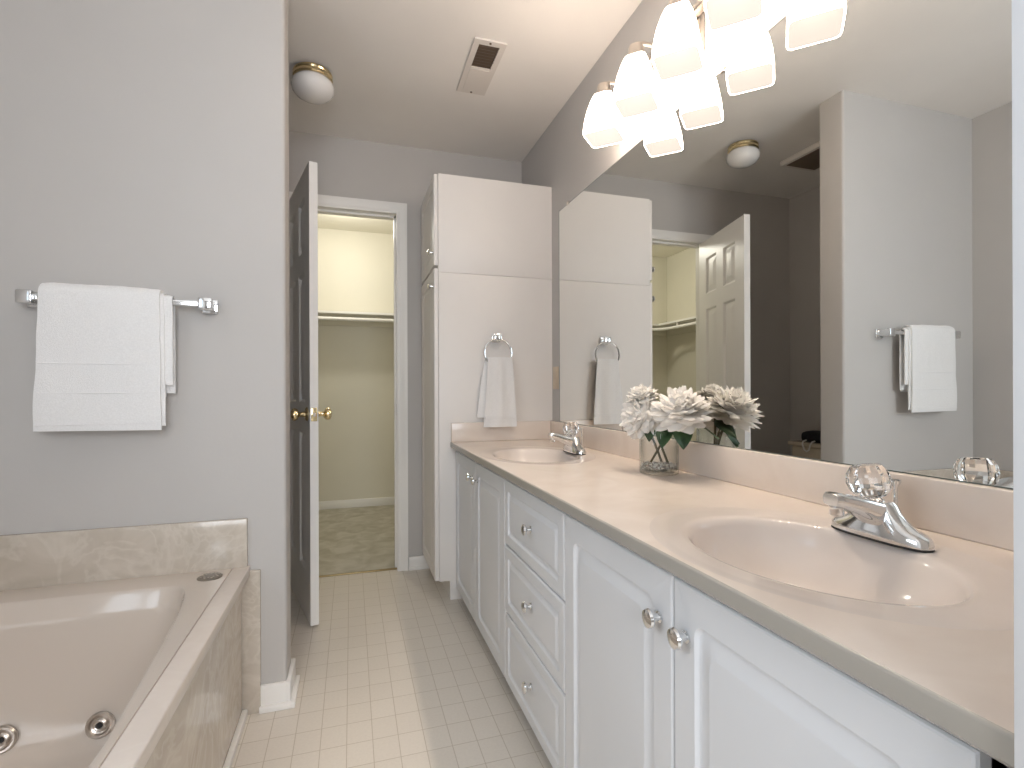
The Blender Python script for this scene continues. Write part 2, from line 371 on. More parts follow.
# six-panel closet door, hinged at the left jamb, swung into the room
DA = math.radians(-75.5); DW, DH, DT = .617, 2.02, .035
door = bpy.data.objects.new('door_1', None); COL.objects.link(door); door['kind'] = 'structure'
door['label'] = 'white six-panel door standing open at the closet doorway'
door.location = (-.3265, 2.982, .012); door.rotation_euler = (0, 0, DA)
bm = NB()
xs = [0, .105, .105 + .15, .362, .512, DW]; xs = [0, .108, .262, .355, .509, DW]
zs = [0, .21, .83, .97, 1.56, 1.66, 1.90, DH]
for (a, b_) in ((0, 1), (2, 3), (4, 5)): box(bm, xs[a], xs[b_], 0, DT, 0, DH)
for (a, b_) in ((1, 2), (3, 4)):
    for (c, d) in ((0, 1), (2, 3), (4, 5), (6, 7)): box(bm, xs[a], xs[b_], 0, DT, zs[c], zs[d])
    for (c, d) in ((1, 2), (3, 4), (5, 6)):
        w, h = xs[b_] - xs[a], zs[d] - zs[c]
        pp = [(0, 0, .001), (.003, -.002, .001), (.011, -.0115, .001), (.019, -.012, .001), (.046, -.0025, .001), (.049, -.0022, .001)]
        panel(bm, (xs[a], DT, zs[c]), (1, 0, 0), (0, 0, 1), (0, 1, 0), w, h, pp, False)
        panel(bm, (xs[a], 0, zs[c]), (1, 0, 0), (0, 0, 1), (0, -1, 0), w, h, pp, False)
obj('door_leaf', bm, 'white', door, True, local=True, angle=20)
for s in (1, -1):
    y0 = DT if s > 0 else 0
    bm = NB(); lathe(bm, [(.001, 0), (.031, 0), (.031, .003), (.026, .008), (.012, .010), (.010, .030), (.013, .036), (.024, .042), (.028, .052), (.026, .061), (.016, .067), (.001, .068)], (DW - .06, y0, .918), (0, s, 0), 24)
    obj('door_knob', bm, 'brass', door, True, local=True)
lp = obj('latch_plate', bx(DW - .0005, DW + .0015, .005, .030, .889, .947, bev=.0007), 'brass', door, True, local=True)
bm = NB(); box(bm, DW + .0015, DW + .009, .012, .023, .910, .926); obj('latch_bolt', bm, 'nickel', lp, True, local=True)
for z in (.2, 1.0, 1.8):
    bm = NB(); tube(bm, [(-.002, -.006, z - .045), (-.002, -.006, z + .045)], .006, 10); box(bm, 0, .0012, .002, .032, z - .045, z + .045)
    obj('hinge', bm, 'brass', door, True, local=True)

# closet shelf and hanging rod round the back and left walls
sh = thing('closet_shelf', 'white closet shelf with hanging rod along the closet back wall', 'shelf', ((CX0 + CX1) / 2, CY - .15, 1.66))
bm = NB(); box(bm, CX0, CX1, CY - .30, CY, 1.668, 1.686); box(bm, CX0, CX0 + .30, YB2 + .1, CY - .30, 1.668, 1.686)
obj('shelf_board', bm, 'white', sh, False)
bm = NB(); tube(bm, [(CX1, CY - .28, 1.625), (CX0 + .45, CY - .28, 1.625), (CX0 + .36, CY - .31, 1.625), (CX0 + .30, CY - .37, 1.625), (CX0 + .28, CY - .46, 1.625), (CX0 + .28, YB2 + .1, 1.625)], .015, 12)
obj('hanging_rod', bm, 'white', sh)
for (x, y) in ((-.55, CY - .28), (.42, CY - .28), (CX0 + .28, 4.15), (CX0 + .28, 3.75), (-.83, CY - .28)):
    obj('rod_support', bx(x - .008, x + .008, y - .008, y + .008, 1.638, 1.668), 'white', sh, False)
bm = NB(); box(bm, CX0, CX1, CY - .018, CY, 1.60, 1.668); box(bm, CX0, CX0 + .018, YB2 + .1, CY - .018, 1.60, 1.668); obj('wall_cleat', bm, 'closet', sh, False)

# ------------------------------------------------------------------ tall linen cabinet
tc_ = thing('linen_cabinet', 'tall white linen cabinet reaching from floor past the doorway head', 'cabinet', (.71, 2.75, 0))
XF = .4092
bm = NB(); box(bm, XF, XW - .001, YT, YB - .002, .095, 1.613, bev=.0012); obj('cabinet_body', bm, 'tallfoil', tc_)
bm = NB(); box(bm, XF, XW - .001, YT, YB - .002, 1.6145, 2.098, bev=.0012); obj('cabinet_body', bm, 'tallfoil', tc_)
obj('toe_kick', bx(.462, XW - .001, YT + .002, YB - .027, 0, .095), 'tallfoil', tc_, False)
def cab_door(parent, name, y0, y1, z0, z1, xface, t, ins, mat, knob=None, r=.012, w=.034, knob_r=.0165):
    bm = NB(); panel(bm, (xface + t, y1, z0), (0, -1, 0), (0, 0, 1), (-1, 0, 0), y1 - y0, z1 - z0, door_prof(t, ins, r, w))
    d = obj(name, bm, mat, parent, True, angle=18)
    if knob:
        bm = NB(); k = knob_r / .0165
        lathe(bm, [(.001, 0), (.0095 * k, 0), (.0095 * k, .002), (.0065 * k, .004), (.006 * k, .012 * k), (.0095 * k, .016 * k), (.0155 * k, .018 * k), (.0165 * k, .021 * k), (.0145 * k, .025 * k), (.008 * k, .0275 * k), (.001, .028 * k)], (xface, knob[0], knob[1]), (-1, 0, 0), 24)
        obj('knob', bm, 'chrome', d)
    return d
cab_door(tc_, 'door', YT + .008, YB - .02, .098, 1.632, XF - .0215, .02, .055, 'tallfoil', (YT + .034, 1.548), knob_r=.0165)
cab_door(tc_, 'door', YT + .008, YB - .02, 1.648, 2.095, XF - .0215, .02, .055, 'tallfoil', (YT + .034, 1.715), knob_r=.0165)

# ------------------------------------------------------------------ vanity
XD = .4896; TD = .018
def vanity_unit(label, y0, y1, name='vanity_cabinet'):
    t = thing(name, label, 'cabinet', (.75, (y0 + y1) / 2, 0))
    bm = NB(); x0 = XD + TD + .002
    box(bm, x0, x0 + .018, y0 + .001, y1 - .001, .075, .748)                       # face
    box(bm, x0, XW - .001, y0 + .001, y0 + .017, .075, .748); box(bm, x0, XW - .001, y1 - .017, y1 - .001, .075, .748)
    box(bm, x0, XW - .001, y0 + .017, y1 - .017, .075, .093)
    obj('cabinet_body', bm, 'thermo', t, False)
    obj('toe_kick', bx(x0 + .05, x0 + .066, y0 + .001, y1 - .001, 0, .075), 'thermo', t, False)
    return t
vf = vanity_unit('white two-door vanity cabinet under the far sink', 1.650, 2.4985)
cab_door(vf, 'door', 2.081, 2.496, .062, .735, XD, TD, .05, 'thermo', (2.125, .665), r=.02)
cab_door(vf, 'door', 1.652, 2.077, .062, .735, XD, TD, .05, 'thermo', (2.030, .665), r=.02)
vd = vanity_unit('white three-drawer vanity cabinet between the two sinks', 1.145, 1.650, 'drawer_cabinet')
for z0, z1, kz in ((.522, .735, .635), (.297, .515, .415), (.062, .290, .185)):
    cab_door(vd, 'drawer', 1.147, 1.648, z0, z1, XD, TD, .034, 'thermo', (1.385, kz), r=.006, w=.026)
vn = vanity_unit('white two-door vanity cabinet under the near sink with crystal-handled tap', .287, 1.145)
cab_door(vn, 'door', .708, 1.143, .062, .735, XD, TD, .052, 'thermo', (.743, .655), r=.02)
cab_door(vn, 'door', .288, .704, .062, .735, XD, TD, .052, 'thermo', (.671, .655), r=.02)
# countertop with two integral oval bowls
ct = thing('countertop', 'beige cultured marble double vanity countertop with integral oval bowls', 'countertop', (.73, 1.37, .75))
CXF, CZ, CYN, CYF = .4646, .7785, .248, 2.4995
SX = .70; SINKS = (.648, 1.92)
bm = NB(); edges = []
def ring2(bm, pts):
    vs = [bm.verts.new(p) for p in pts]
    return vs, [bm.edges.new((vs[i], vs[(i + 1) % len(vs)])) for i in range(len(vs))]
xf = CXF + .004
ov, oe = ring2(bm, [(xf, CYN, CZ), (XW - .001, CYN, CZ), (XW - .001, CYF, CZ), (xf, CYF, CZ)]); edges += oe
NE = 72; AX, AY = .222, .292
for sy in SINKS:
    _, e = ring2(bm, [(SX + AX * math.cos(2*PI*i/NE), sy + AY * math.sin(2*PI*i/NE), CZ) for i in range(NE)]); edges += e
bmesh.ops.triangle_fill(bm, use_beauty=True, use_dissolve=False, edges=edges)
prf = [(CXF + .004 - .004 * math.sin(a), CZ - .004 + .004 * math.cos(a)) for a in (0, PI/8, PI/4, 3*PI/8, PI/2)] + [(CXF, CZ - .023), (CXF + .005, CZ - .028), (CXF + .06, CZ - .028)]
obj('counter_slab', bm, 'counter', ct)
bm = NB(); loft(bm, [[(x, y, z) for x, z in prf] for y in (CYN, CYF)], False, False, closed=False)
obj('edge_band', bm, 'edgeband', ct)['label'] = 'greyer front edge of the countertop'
for sy in SINKS:
    bm = NB()
    L = [(.222, .292, 0), (.216, .286, -.0003), (.204, .272, -.0016), (.197, .263, -.0021), (.174, .230, -.0026), (.166, .219, -.0036), (.160, .212, -.0075), (.154, .206, -.018), (.147, .200, -.036), (.135, .183, -.062), (.115, .155, -.090), (.088, .118, -.110), (.055, .072, -.122), (.024, .026, -.127)]
    loft(bm, [[(SX + ax * math.cos(2*PI*i/NE), sy + ay * math.sin(2*PI*i/NE), CZ + z) for i in range(NE)] for ax, ay, z in L], False, True)
    bs_ = obj('sink_bowl', bm, 'basin', ct, angle=50)
    bm = NB(); lathe(bm, [(.001, .003), (.022, .003), (.024, .001), (.024, 0)][::-1], (SX, sy, CZ - .127), (0, 0, 1), 24); lathe(bm, [(.001, 0), (.016, 0), (.016, .006), (.010, .009), (.001, .0095)], (SX, sy, CZ - .124), (0, 0, 1), 20)
    obj('drain', bm, 'chrome', bs_)
obj('backsplash', bx(XW - .020, XW - .001, CYN, CYF, CZ, .8735, bev=.0035, seg=3), 'counter', ct)
obj('side_splash', bx(CXF + .002, XW - .0205, CYF - .019, CYF, CZ, .8735, bev=.0035, seg=3), 'counter', ct)

# mirror with clips
mi = thing('wall_mirror', 'large frameless wall mirror above the vanity backsplash', 'mirror', (XM, 1.3, .8745))
bm = NB(); box(bm, XM, XW - .0005, .248, 2.392, .8745, 1.933); obj('mirror_glass', bm, 'mirror', mi, False)
bm = NB(); box(bm, XM - .0004, XW - .0005, .248, 2.3925, .8738, .8757); box(bm, XM - .0004, XW - .0005, 2.391, 2.3932, .8738, 1.934); box(bm, XM - .0004, XW - .0005, .248, 2.3932, 1.932, 1.934)
obj('mirror_edge', bm, 'mirror_edge', mi, False)
for y, z in ((2.285, 1.934), (1.2, 1.934)):
    obj('mirror_clip', bx(XM - .004, XW - .0005, y - .008, y + .008, z - .006, z + .010, bev=.001), 'nickel', mi)

# ------------------------------------------------------------------ taps
def faucet(fy, label):
    fx = .872
    t = thing('faucet', label, 'faucet', (fx, fy, CZ), group=None)
    # base: boat-shaped plate along the wall
    def base_loop(sc_, z, ex=2.6):
        out = []
        for i in range(40):
            a = 2*PI*i/40; c, s = math.cos(a), math.sin(a)
            out.append((fx + sc_ * .027 * math.copysign(abs(c)**(2/ex), c), fy + (sc_ * .086) * math.copysign(abs(s)**(2/ex), s), CZ - .003 + z))
        return out
    bm = NB(); loft(bm, [base_loop(1.0, 0), base_loop(1.0, .004)]); obj('gasket', bm, 'rubber', t)
    bm = NB()
    L = []
    for z, sx, sy in ((.004, 1.0, .086), (.014, .98, .085), (.019, .93, .081), (.027, .86, .062), (.038, .80, .045), (.050, .76, .034), (.060, .70, .028), (.066, .55, .022)):
        lp = []
        for i in range(40):
            a = 2*PI*i/40; c, s = math.cos(a), math.sin(a)
            lp.append((fx + sx * .027 * math.copysign(abs(c)**(2/2.6), c), fy + sy * math.copysign(abs(s)**(2/2.6), s), CZ - .003 + z))
        L.append(lp)
    loft(bm, L); obj('faucet_body', bm, 'chrome', t)
    # spout: tapering squared arm towards the bowl
    bm = NB(); L = []
    for x, zc, hw, hh in ((fx + .012, .036, .024, .024), (fx - .012, .040, .025, .024), (fx - .035, .050, .024, .019), (fx - .066, .062, .0205, .0145), (fx - .091, .069, .0175, .0125), (fx - .104, .071, .0165, .012), (fx - .109, .071, .014, .0095)):
        L.append([(x, fy + hw * math.copysign(abs(math.cos(a))**.55, math.cos(a)), CZ + zc + hh * math.copysign(abs(math.sin(a))**.55, math.sin(a))) for a in [2*PI*i/24 for i in range(24)]])
    loft(bm, L); sp = obj('spout', bm, 'chrome', t)
    bm = NB(); lathe(bm, [(.001, 0), (.0105, 0), (.0115, .002), (.0115, .014), (.010, .016)], (fx - .095, fy, CZ + .044), (0, 0, 1), 20); obj('aerator', bm, 'chrome', sp)
    # crystal handle
    bm = NB(); lathe(bm, [(.016, 0), (.016, .006), (.011, .010), (.009, .018)], (fx - .002, fy + .006, CZ + .056), (-.12, .12, 1), 20); hp = obj('handle_stem', bm, 'chrome', t)
    def fl(i, h): return 1.0 if i % 2 == 0 else .90
    bm = NB(); lathe(bm, [(.012, 0), (.021, .003), (.031, .014), (.0345, .029), (.032, .044), (.024, .056), (.017, .0575)], (fx - .004, fy + .008, CZ + .066), (-.12, .12, 1), 18, fl)
    obj('crystal_handle', bm, 'crystal', t, smooth=False)
    bm = NB(); lathe(bm, [(.0005, 0), (.009, 0), (.009, .008), (.0005, .012)], (fx - .006, fy + .009, CZ + .076), (-.12, .12, 1), 14); obj('handle_screw', bm, 'nickel', t)
    # pop-up rod behind the handle
    bm = NB(); tube(bm, [(fx + .034, fy - .004, CZ - .001), (fx + .034, fy - .004, CZ + .084), (fx + .034, fy - .004, CZ + .093), (fx + .034, fy - .004, CZ + .097)], [.0038, .0038, .0085, .0085], 12)
    obj('lift_rod', bm, 'chrome', t)
    return t
faucet(.658, 'chrome tap with clear crystal handle at the near sink')
faucet(1.932, 'chrome tap with clear crystal handle at the far sink by the towel ring')

# ------------------------------------------------------------------ vanity light bar
vl = thing('vanity_light', 'brushed nickel wall light with four frosted square shades above the mirror', 'light', (.97, 1.34, 2.06))
obj('wall_plate', bx(.986, XW - .0005, 1.28, 1.40, 2.035, 2.155, bev=.006), 'nickel', vl)
bm = NB(); box(bm, .955, .985, .985, 1.695, 2.135, 2.155, bev=.004); obj('light_bar', bm, 'nickel', vl)
bm = NB(); box(bm, .960, .990, 1.31, 1.37, 2.115, 2.15, bev=.004); obj('bar_mount', bm, 'nickel', vl)
def sq_loop(cx, cy, z, r, ex):
    out = []
    for i in range(48):
        a = 2*PI*i/48; c, s = math.cos(a), math.sin(a)
        p, q = r * math.copysign(abs(c)**(2/ex), c), r * math.copysign(abs(s)**(2/ex), s)
        out.append((cx + (p - q) * .70711, cy + (p + q) * .70711, z))
    return out
LX = .878
for ly in (1.67, 1.45, 1.23, 1.01):
    bm = NB(); tube(bm, [(.962, ly, 2.145), (.93, ly, 2.152), (.90, ly, 2.150), (LX, ly, 2.140), (LX, ly, 2.128)], .007, 10)
    arm = obj('arm', bm, 'nickel', vl)
    bm = NB(); loft(bm, [sq_loop(LX, ly, z, r, e) for z, r, e in ((2.140, .010, 3), (2.138, .020, 3), (2.128, .024, 3), (2.094, .0255, 3), (2.092, .022, 3))]); obj('lamp_socket', bm, 'nickel', vl)
    bm = NB(); outer = [(2.100, .027, 4), (2.096, .033, 4.5), (2.070, .043, 5.5), (2.035, .0525, 7), (2.000, .0595, 8), (1.970, .063, 9), (1.950, .064, 9), (1.946, .0625, 9)]
    inner = [(1.947, .0595, 9), (1.970, .0585, 9), (2.000, .055, 8), (2.035, .048, 7), (2.070, .0385, 5.5), (2.088, .030, 4.5)]
    loft(bm, [sq_loop(LX, ly, z, r, e) for z, r, e in outer + inner], True, True)
    bm.faces.ensure_lookup_table()
    for f in bm.faces[48 * 8:]: f.material_index = 1
    s = obj('lamp_shade', bm, 'shade', vl, angle=60); s.data.materials.append(M['shade_in'])
    bm = NB(); lathe(bm, [(.001, 0), (.014, .003), (.024, .016), (.026, .028), (.020, .046), (.013, .058), (.013, .068)], (LX, ly, 2.022), (0, 0, 1), 16); obj('bulb', bm, 'bulb', s)

# ------------------------------------------------------------------ ceiling things
dl = thing('ceiling_light', 'round opal glass ceiling light with brass collar, switched off', 'light', (-.157, 2.42, 2.44))
bm = NB(); lathe(bm, [(.001, -.0005), (.066, -.0005), (.080, -.004), (.083, -.012), (.080, -.018), (.083, -.023), (.083, -.031), (.078, -.036), (.060, -.037)], (-.157, 2.42, 2.44), (0, 0, 1), 40); obj('brass_collar', bm, 'brass', dl)
bm = NB(); lathe(bm, [(.060, -.032), (.076, -.038), (.086, -.050), (.090, -.066), (.086, -.084), (.073, -.101), (.052, -.114), (.026, -.121), (.001, -.123)], (-.157, 2.42, 2.44), (0, 0, 1), 40); obj('glass_dome', bm, 'opal', dl)
av = thing('air_vent', 'white rectangular ceiling register with half-open grille', 'vent', (.542, 2.17, 2.44))
vx0, vx1, vy0, vy1 = .474, .608, 1.985, 2.36
bm = NB(); gx0, gx1, gy0, gy1 = vx0 + .024, vx1 - .024, vy0 + .028, vy0 + .180
box(bm, vx0, gx0, vy0, vy1, 2.432, 2.4395); box(bm, gx1, vx1, vy0, vy1, 2.432, 2.4395); box(bm, gx0, gx1, vy0, gy0, 2.432, 2.4395); box(bm, gx0, gx1, gy1, vy1, 2.432, 2.4395)
box(bm, gx0, gx1, gy1 + .008, vy1 - .028, 2.4295, 2.432)
obj('register_frame', bm, 'vent', av, False)
obj('grille_recess', bx(gx0, gx1, gy0, gy1, 2.4385, 2.4395), 'ventdark', av, False)
for k in range(8):
    y = gy0 + .012 + k * (gy1 - gy0 - .02) / 7; bm = NB()
    loft(bm, [[(x, y - .006, 2.4325), (x, y - .005, 2.4322), (x, y + .006, 2.4378), (x, y + .005, 2.4382)] for x in (gx0, gx1)]); obj('slat', bm, 'ventdark', av, False)
for y in (vy0 + .012, vy1 - .012):
    bm = NB(); lathe(bm, [(.001, -.0105), (.005, -.010), (.005, -.008)], ((vx0 + vx1) / 2, y, 2.44), (0, 0, 1), 10); obj('screw', bm, 'ventdark', av)
ef = thing('exhaust_fan', 'square white ceiling exhaust fan cover hanging over the toilet recess', 'vent', (-.667, 2.363, 2.44))
bm = NB(); box(bm, -.80, -.533, 2.20, 2.527, 2.410, 2.4395, bev=.004); obj('fan_cover', bm, 'vent', ef)
obj('fan_grille', bx(-.775, -.555, 2.225, 2.50, 2.4075, 2.4105), 'ventdark', ef, False)

# outlet by the mirror
ou = thing('outlet', 'almond outlet plate on the right wall between cabinet and mirror', 'outlet', (XW, 2.448, 1.095))
op = obj('cover_plate', bx(XW - .006, XW - .0005, 2.413, 2.483, 1.037, 1.153, bev=.002), 'almond', ou)
for z in (1.073, 1.117):
    bm = NB(); box(bm, XW - .0075, XW - .004, 2.434, 2.462, z - .014, z + .014, bev=.003); obj('socket', bm, 'almond', ou)

# ------------------------------------------------------------------ towel bar on the alcove wall
tb = thing('towel_bar', 'chrome towel bar with square brackets on the alcove wall above the tub', 'towel bar', (-.66, YA, 1.3))
for x in (-.868, -.424):
    bm = NB(); box(bm, x - .022, x + .022, YA - .008, YA - .0005, 1.278, 1.322, bev=.002); box(bm, x - .015, x + .015, YA - .058, YA - .008, 1.285, 1.315, bev=.003); box(bm, x - .019, x + .019, YA - .072, YA - .054, 1.281, 1.319, bev=.004)
    obj('bracket', bm, 'chrome', tb)
obj('bar', bx(-.885, -.407, YA - .062, YA - .044, 1.291, 1.310, bev=.002), 'chrome', tb)
def draped(bm, x0, x1, yb, ztop, rad, thick, zf, zb, seed, skew=0.0, nx=26, flare=0.0):
    """one folded layer over a bar running along x: closed shell, front leg towards -y"""
    path = []
    n1 = 16
    for i in range(n1 + 1): path.append((-rad, zf + (ztop - rad - zf) * i / n1))
    for k in range(1, 8):
        a = PI - PI * k / 8; path.append((rad * math.cos(a), ztop - rad + rad * math.sin(a)))
    for i in range(11): path.append((rad, ztop - rad - (ztop - rad - zb) * i / 10))
    P2 = [Vector((a, b)) for a, b in path]; rows_o, rows_i = [], []
    for i, p in enumerate(P2):
        t = (P2[min(i + 1, len(P2) - 1)] - P2[max(i - 1, 0)]).normalized(); nrm = Vector((-t.y, t.x))
        ro, ri = [], []
        drop = max(0, (ztop - p.y))
        for j in range(nx + 1):
            u = j / nx; xa = x0 - flare * drop; xb = x1 + .3 * flare * drop
            x = xa + (xb - xa) * u + .0022 * noise.noise(Vector((seed, p.y * 18, u * 2)))
            nz = .0035 * noise.noise(Vector((x * 9, p.y * 7, seed))) + .0012 * noise.noise(Vector((x * 40, p.y * 30, seed)))
            edge = min(1.0, min(u, 1 - u) * nx * .5 + .15); end = 1.0 if 0 < i < len(P2) - 1 else .5
            th = thick * (.25 + .75 * math.sqrt(edge)) * end
            base = Vector((yb + p.x, p.y + skew * (u - .5)))
            oo = base + nrm * (th / 2 + nz); ii = base - nrm * (th / 2 - nz)
            ro.append((x, oo.x, oo.y)); ri.append((x, ii.x, ii.y))
        rows_o.append(ro); rows_i.append(ri)
    loops = [a + b[::-1] for a, b in zip(rows_o, rows_i)]
    loft(bm, loops)
tw = thing('bath_towel', 'white bath towel folded over the chrome bar on the alcove wall', 'towel', (-.70, YA - .05, .915))
bm = NB(); YBAR = YA - .053
draped(bm, -.828, -.540, YBAR, 1.337, .024, .0105, .922, 1.02, 1.3, skew=-.004, flare=.040)
draped(bm, -.824, -.531, YBAR, 1.328, .0165, .0095, .934, 1.05, 4.1, skew=-.004, flare=.034)
draped(bm, -.822, -.510, YBAR, 1.320, .0105, .0085, 1.055, 1.03, 7.7, skew=-.004, flare=.012)
obj('terry_cloth', bm, 'terry', tw, angle=70)
def band(bm, x0, x1, y, z0, z1):
    loft(bm, [[(x, y + .003, z0), (x, y - .0008, z0 + .001), (x, y - .0008, z1 - .001), (x, y + .003, z1)] for x in [x0 + (x1 - x0) * i / 12 for i in range(13)]])
bm = NB()
for z0, z1 in ((1.112, 1.1155), (1.028, 1.0315), (.9385, .9410)): band(bm, -.822 - .04 * (1.337 - z0), -.550, YBAR - .024 - .0058, z0, z1)
obj('woven_stripe', bm, 'woven', tw)

# towel ring on the cabinet side
rg = thing('towel_ring', 'chrome towel ring on the side of the tall linen cabinet', 'towel ring', (.699, YT, 1.3))
RX = .699
bm = NB(); box(bm, RX - .022, RX + .022, YT - .009, YT - .0005, 1.277, 1.319, bev=.002); box(bm, RX - .011, RX + .011, YT - .040, YT - .009, 1.287, 1.311, bev=.003); box(bm, RX - .018, RX + .018, YT - .052, YT - .034, 1.280, 1.316, bev=.004)
obj('mount', bm, 'chrome', rg)
bm = NB(); RR = .070; RC = (RX, YT - .044, 1.284 - RR + .006)
tube(bm, [(RC[0] + RR * math.sin(2*PI*i/40), RC[1], RC[2] + RR * math.cos(2*PI*i/40)) for i in range(40)], .0045, 10, close=True); obj('ring', bm, 'chrome', rg)
ht = thing('hand_towel', 'white hand towel hanging through the chrome ring beside the far sink', 'towel', (RX, YT - .044, .85))
def hang(bm, prof, y0, seed, amp, thick, folds):
    """prof: (z, xl, xr) rows; a hanging pleated layer"""
    loops = []
    for z, xl, xr in prof:
        o_, i_ = [], []
        n = 28
        for j in range(n + 1):
            u = j / n; x = xl + (xr - xl) * u
            w = amp * math.sin(u * PI * folds + seed) * (.4 + .6 * min(1, (1.23 - z) / .25)) + .002 * noise.noise(Vector((x * 14, z * 10, seed)))
            th = thick * (.2 + .8 * math.sqrt(min(1, min(u, 1 - u) * 8 + .02)))
            o_.append((x, y0 + w - th / 2, z)); i_.append((x, y0 + w + th / 2, z))
        loops.append(o_ + i_[::-1])
    loft(bm, loops)
bm = NB()
hang(bm, [(1.197, .648, .761), (1.190, .642, .766), (1.16, .640, .770), (1.10, .637, .775), (1.0, .631, .781), (.93, .625, .786), (.88, .621, .789), (.856, .619, .789), (.851, .621, .787)], YT - .060, .4, .005, .011, 3)
hang(bm, [(1.197, .641, .758), (1.190, .636, .760), (1.16, .629, .760), (1.10, .617, .758), (1.0, .603, .755), (.93, .595, .745), (.905, .592, .735), (.898, .594, .73)], YT - .032, 1.7, .004, .010, 3)
box(bm, .650, .756, YT - .062, YT - .030, 1.178, 1.1965, bev=.007)
obj('terry_cloth', bm, 'terry', ht, angle=70)
bm = NB(); loft(bm, [[(x, YT - .0685 + .005 * math.sin((x - .623) / .166 * PI * 3 + .4), .905), (x, YT - .0700 + .005 * math.sin((x - .623) / .166 * PI * 3 + .4), .8905), (x, YT - .062, .8905), (x, YT - .062, .905)] for x in [.628 + .155 * i / 24 for i in range(25)]])
obj('woven_stripe', bm, 'woven', ht)

# ------------------------------------------------------------------ tub and its marble surround
ZD = .4732; DXE = -.312
su = thing('tub_surround', 'swirled beige marble tub surround with apron and low backsplash', 'tub surround', (-.7, .95, 0))
TY0 = .06
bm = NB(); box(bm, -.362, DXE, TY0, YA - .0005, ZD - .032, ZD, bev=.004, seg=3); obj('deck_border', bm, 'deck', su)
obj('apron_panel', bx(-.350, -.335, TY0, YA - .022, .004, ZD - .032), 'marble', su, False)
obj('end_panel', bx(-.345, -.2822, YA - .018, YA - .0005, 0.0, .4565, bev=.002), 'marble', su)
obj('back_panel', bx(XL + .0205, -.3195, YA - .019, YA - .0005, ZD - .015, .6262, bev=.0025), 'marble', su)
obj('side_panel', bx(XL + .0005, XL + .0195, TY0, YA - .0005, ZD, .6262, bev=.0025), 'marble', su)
obj('base_strip', bx(-.335, -.318, TY0, YA - .020, 0, .022, bev=.004), 'white', su)
bt = thing('bathtub', 'beige acrylic whirlpool tub sunk into the marble surround', 'bathtub', (-.7, .95, 0))
bcx, bcy = -.700, .985
TAPER = .070
def tub_loop(ax0, ax1, ay0, ay1, z, ex, n=96):
    out = []
    for i in range(n):
        a = 2*PI*i/n; c, s = math.cos(a), math.sin(a)
        ax = ax1 if c > 0 else ax0; ay = ay1 if s > 0 else ay0
        out.append((bcx + ax * math.copysign(abs(c)**(2/ex), c) - (TAPER * (ay * abs(s)**(2/ex) / .72)**1.5 if c > 0 and s > 0 else 0), bcy + ay * math.copysign(abs(s)**(2/ex), s), z))
    return out
def rect_ring(x0, x1, y0, y1, z, n=96):
    out = []
    for i in range(n):
        a = 2*PI*i/n; c, s = math.cos(a), math.sin(a); k = 1 / max(abs(c), abs(s))
        px, py = c * k, s * k
        out.append(((x0 + x1) / 2 + px * (x1 - x0) / 2, (y0 + y1) / 2 + py * (y1 - y0) / 2, z))
    return out
bm = NB()
L = [rect_ring(XL + .0205, -.3623, TY0, YA - .0195, ZD - .02), rect_ring(XL + .0205, -.3623, TY0, YA - .0195, ZD - .0012), rect_ring(XL + .0215, -.3630, TY0 + .001, YA - .0205, ZD)]
L += [tub_loop(.322, .323, .80, .722, ZD, 14), tub_loop(.321, .322, .798, .7205, ZD - .001, 14), tub_loop(.319, .320, .795, .717, ZD - .006, 14), tub_loop(.318, .319, .794, .7145, ZD - .0105, 14), tub_loop(.3125, .3145, .776, .695, ZD - .046, 13), tub_loop(.312, .314, .775, .693, ZD - .050, 13), tub_loop(.3115, .3135, .774, .6922, ZD - .053, 13), tub_loop(.311, .313, .772, .690, ZD - .066, 13),
      tub_loop(.300, .303, .74, .672, .30, 11), tub_loop(.285, .29, .70, .645, .16, 9), tub_loop(.265, .27, .65, .61, .09, 7), tub_loop(.21, .22, .56, .52, .06, 4.5), tub_loop(.05, .05, .1, .1, .055, 3)]
loft(bm, L, False, True); obj('tub_shell', bm, 'tub', bt, angle=50)
# whirlpool jets on the foot wall
def jet(c, nrm):
    n = Vector(nrm).normalized()
    bm = NB(); lathe(bm, [(.001, 0), (.029, 0), (.0325, .003), (.0325, .008), (.029, .012), (.024, .0115), (.021, .006), (.015, .004), (.014, .010), (.011, .0115), (.0085, .0105), (.0075, .005), (.001, .005)], c, n, 32)
    j = obj('jet', bm, 'nickel', bt)
    bm = NB(); lathe(bm, [(.0072, .0052), (.0072, .0056), (.001, .0056)], c, n, 16); obj('nozzle', bm, 'rubber', j)
def wall_y(x, z):
    # foot wall of the shell at height z
    T = [(.30, .672, .303, 11), (.16, .645, .29, 9)]
    f = (.30 - z) / .14; ay = T[0][1] + f * (T[1][1] - T[0][1]); ax = T[0][2] + f * (T[1][2] - T[0][2]); ex = 11 - 2 * f
    return bcy + ay * (1 - min(.999, abs((x - bcx) / ax))**ex)**(1 / ex)
for jx, jz in ((-.637, .152), (-.845, .156)):
    jy = wall_y(jx, jz); jet((jx, jy - .004, jz), (0, -1, .2))
bm = NB(); lathe(bm, [(.001, .006), (.012, .006), (.028, .0045), (.034, .002), (.034, 0), (.001, 0)][::-1], (-.409, 1.748, ZD), (0, 0, 1), 32); cv = obj('air_control', bm, 'darknickel', bt)
for i in range(16):
    a = 2*PI*i/16; r = .024 if i % 2 else .017; bm = NB(); lathe(bm, [(.003, 0), (.003, .0015), (.001, .002)], (-.409 + r * math.cos(a), 1.748 + r * math.sin(a), ZD + .0042), (0, 0, 1), 8); obj('raised_dot', bm, 'nickel', cv)

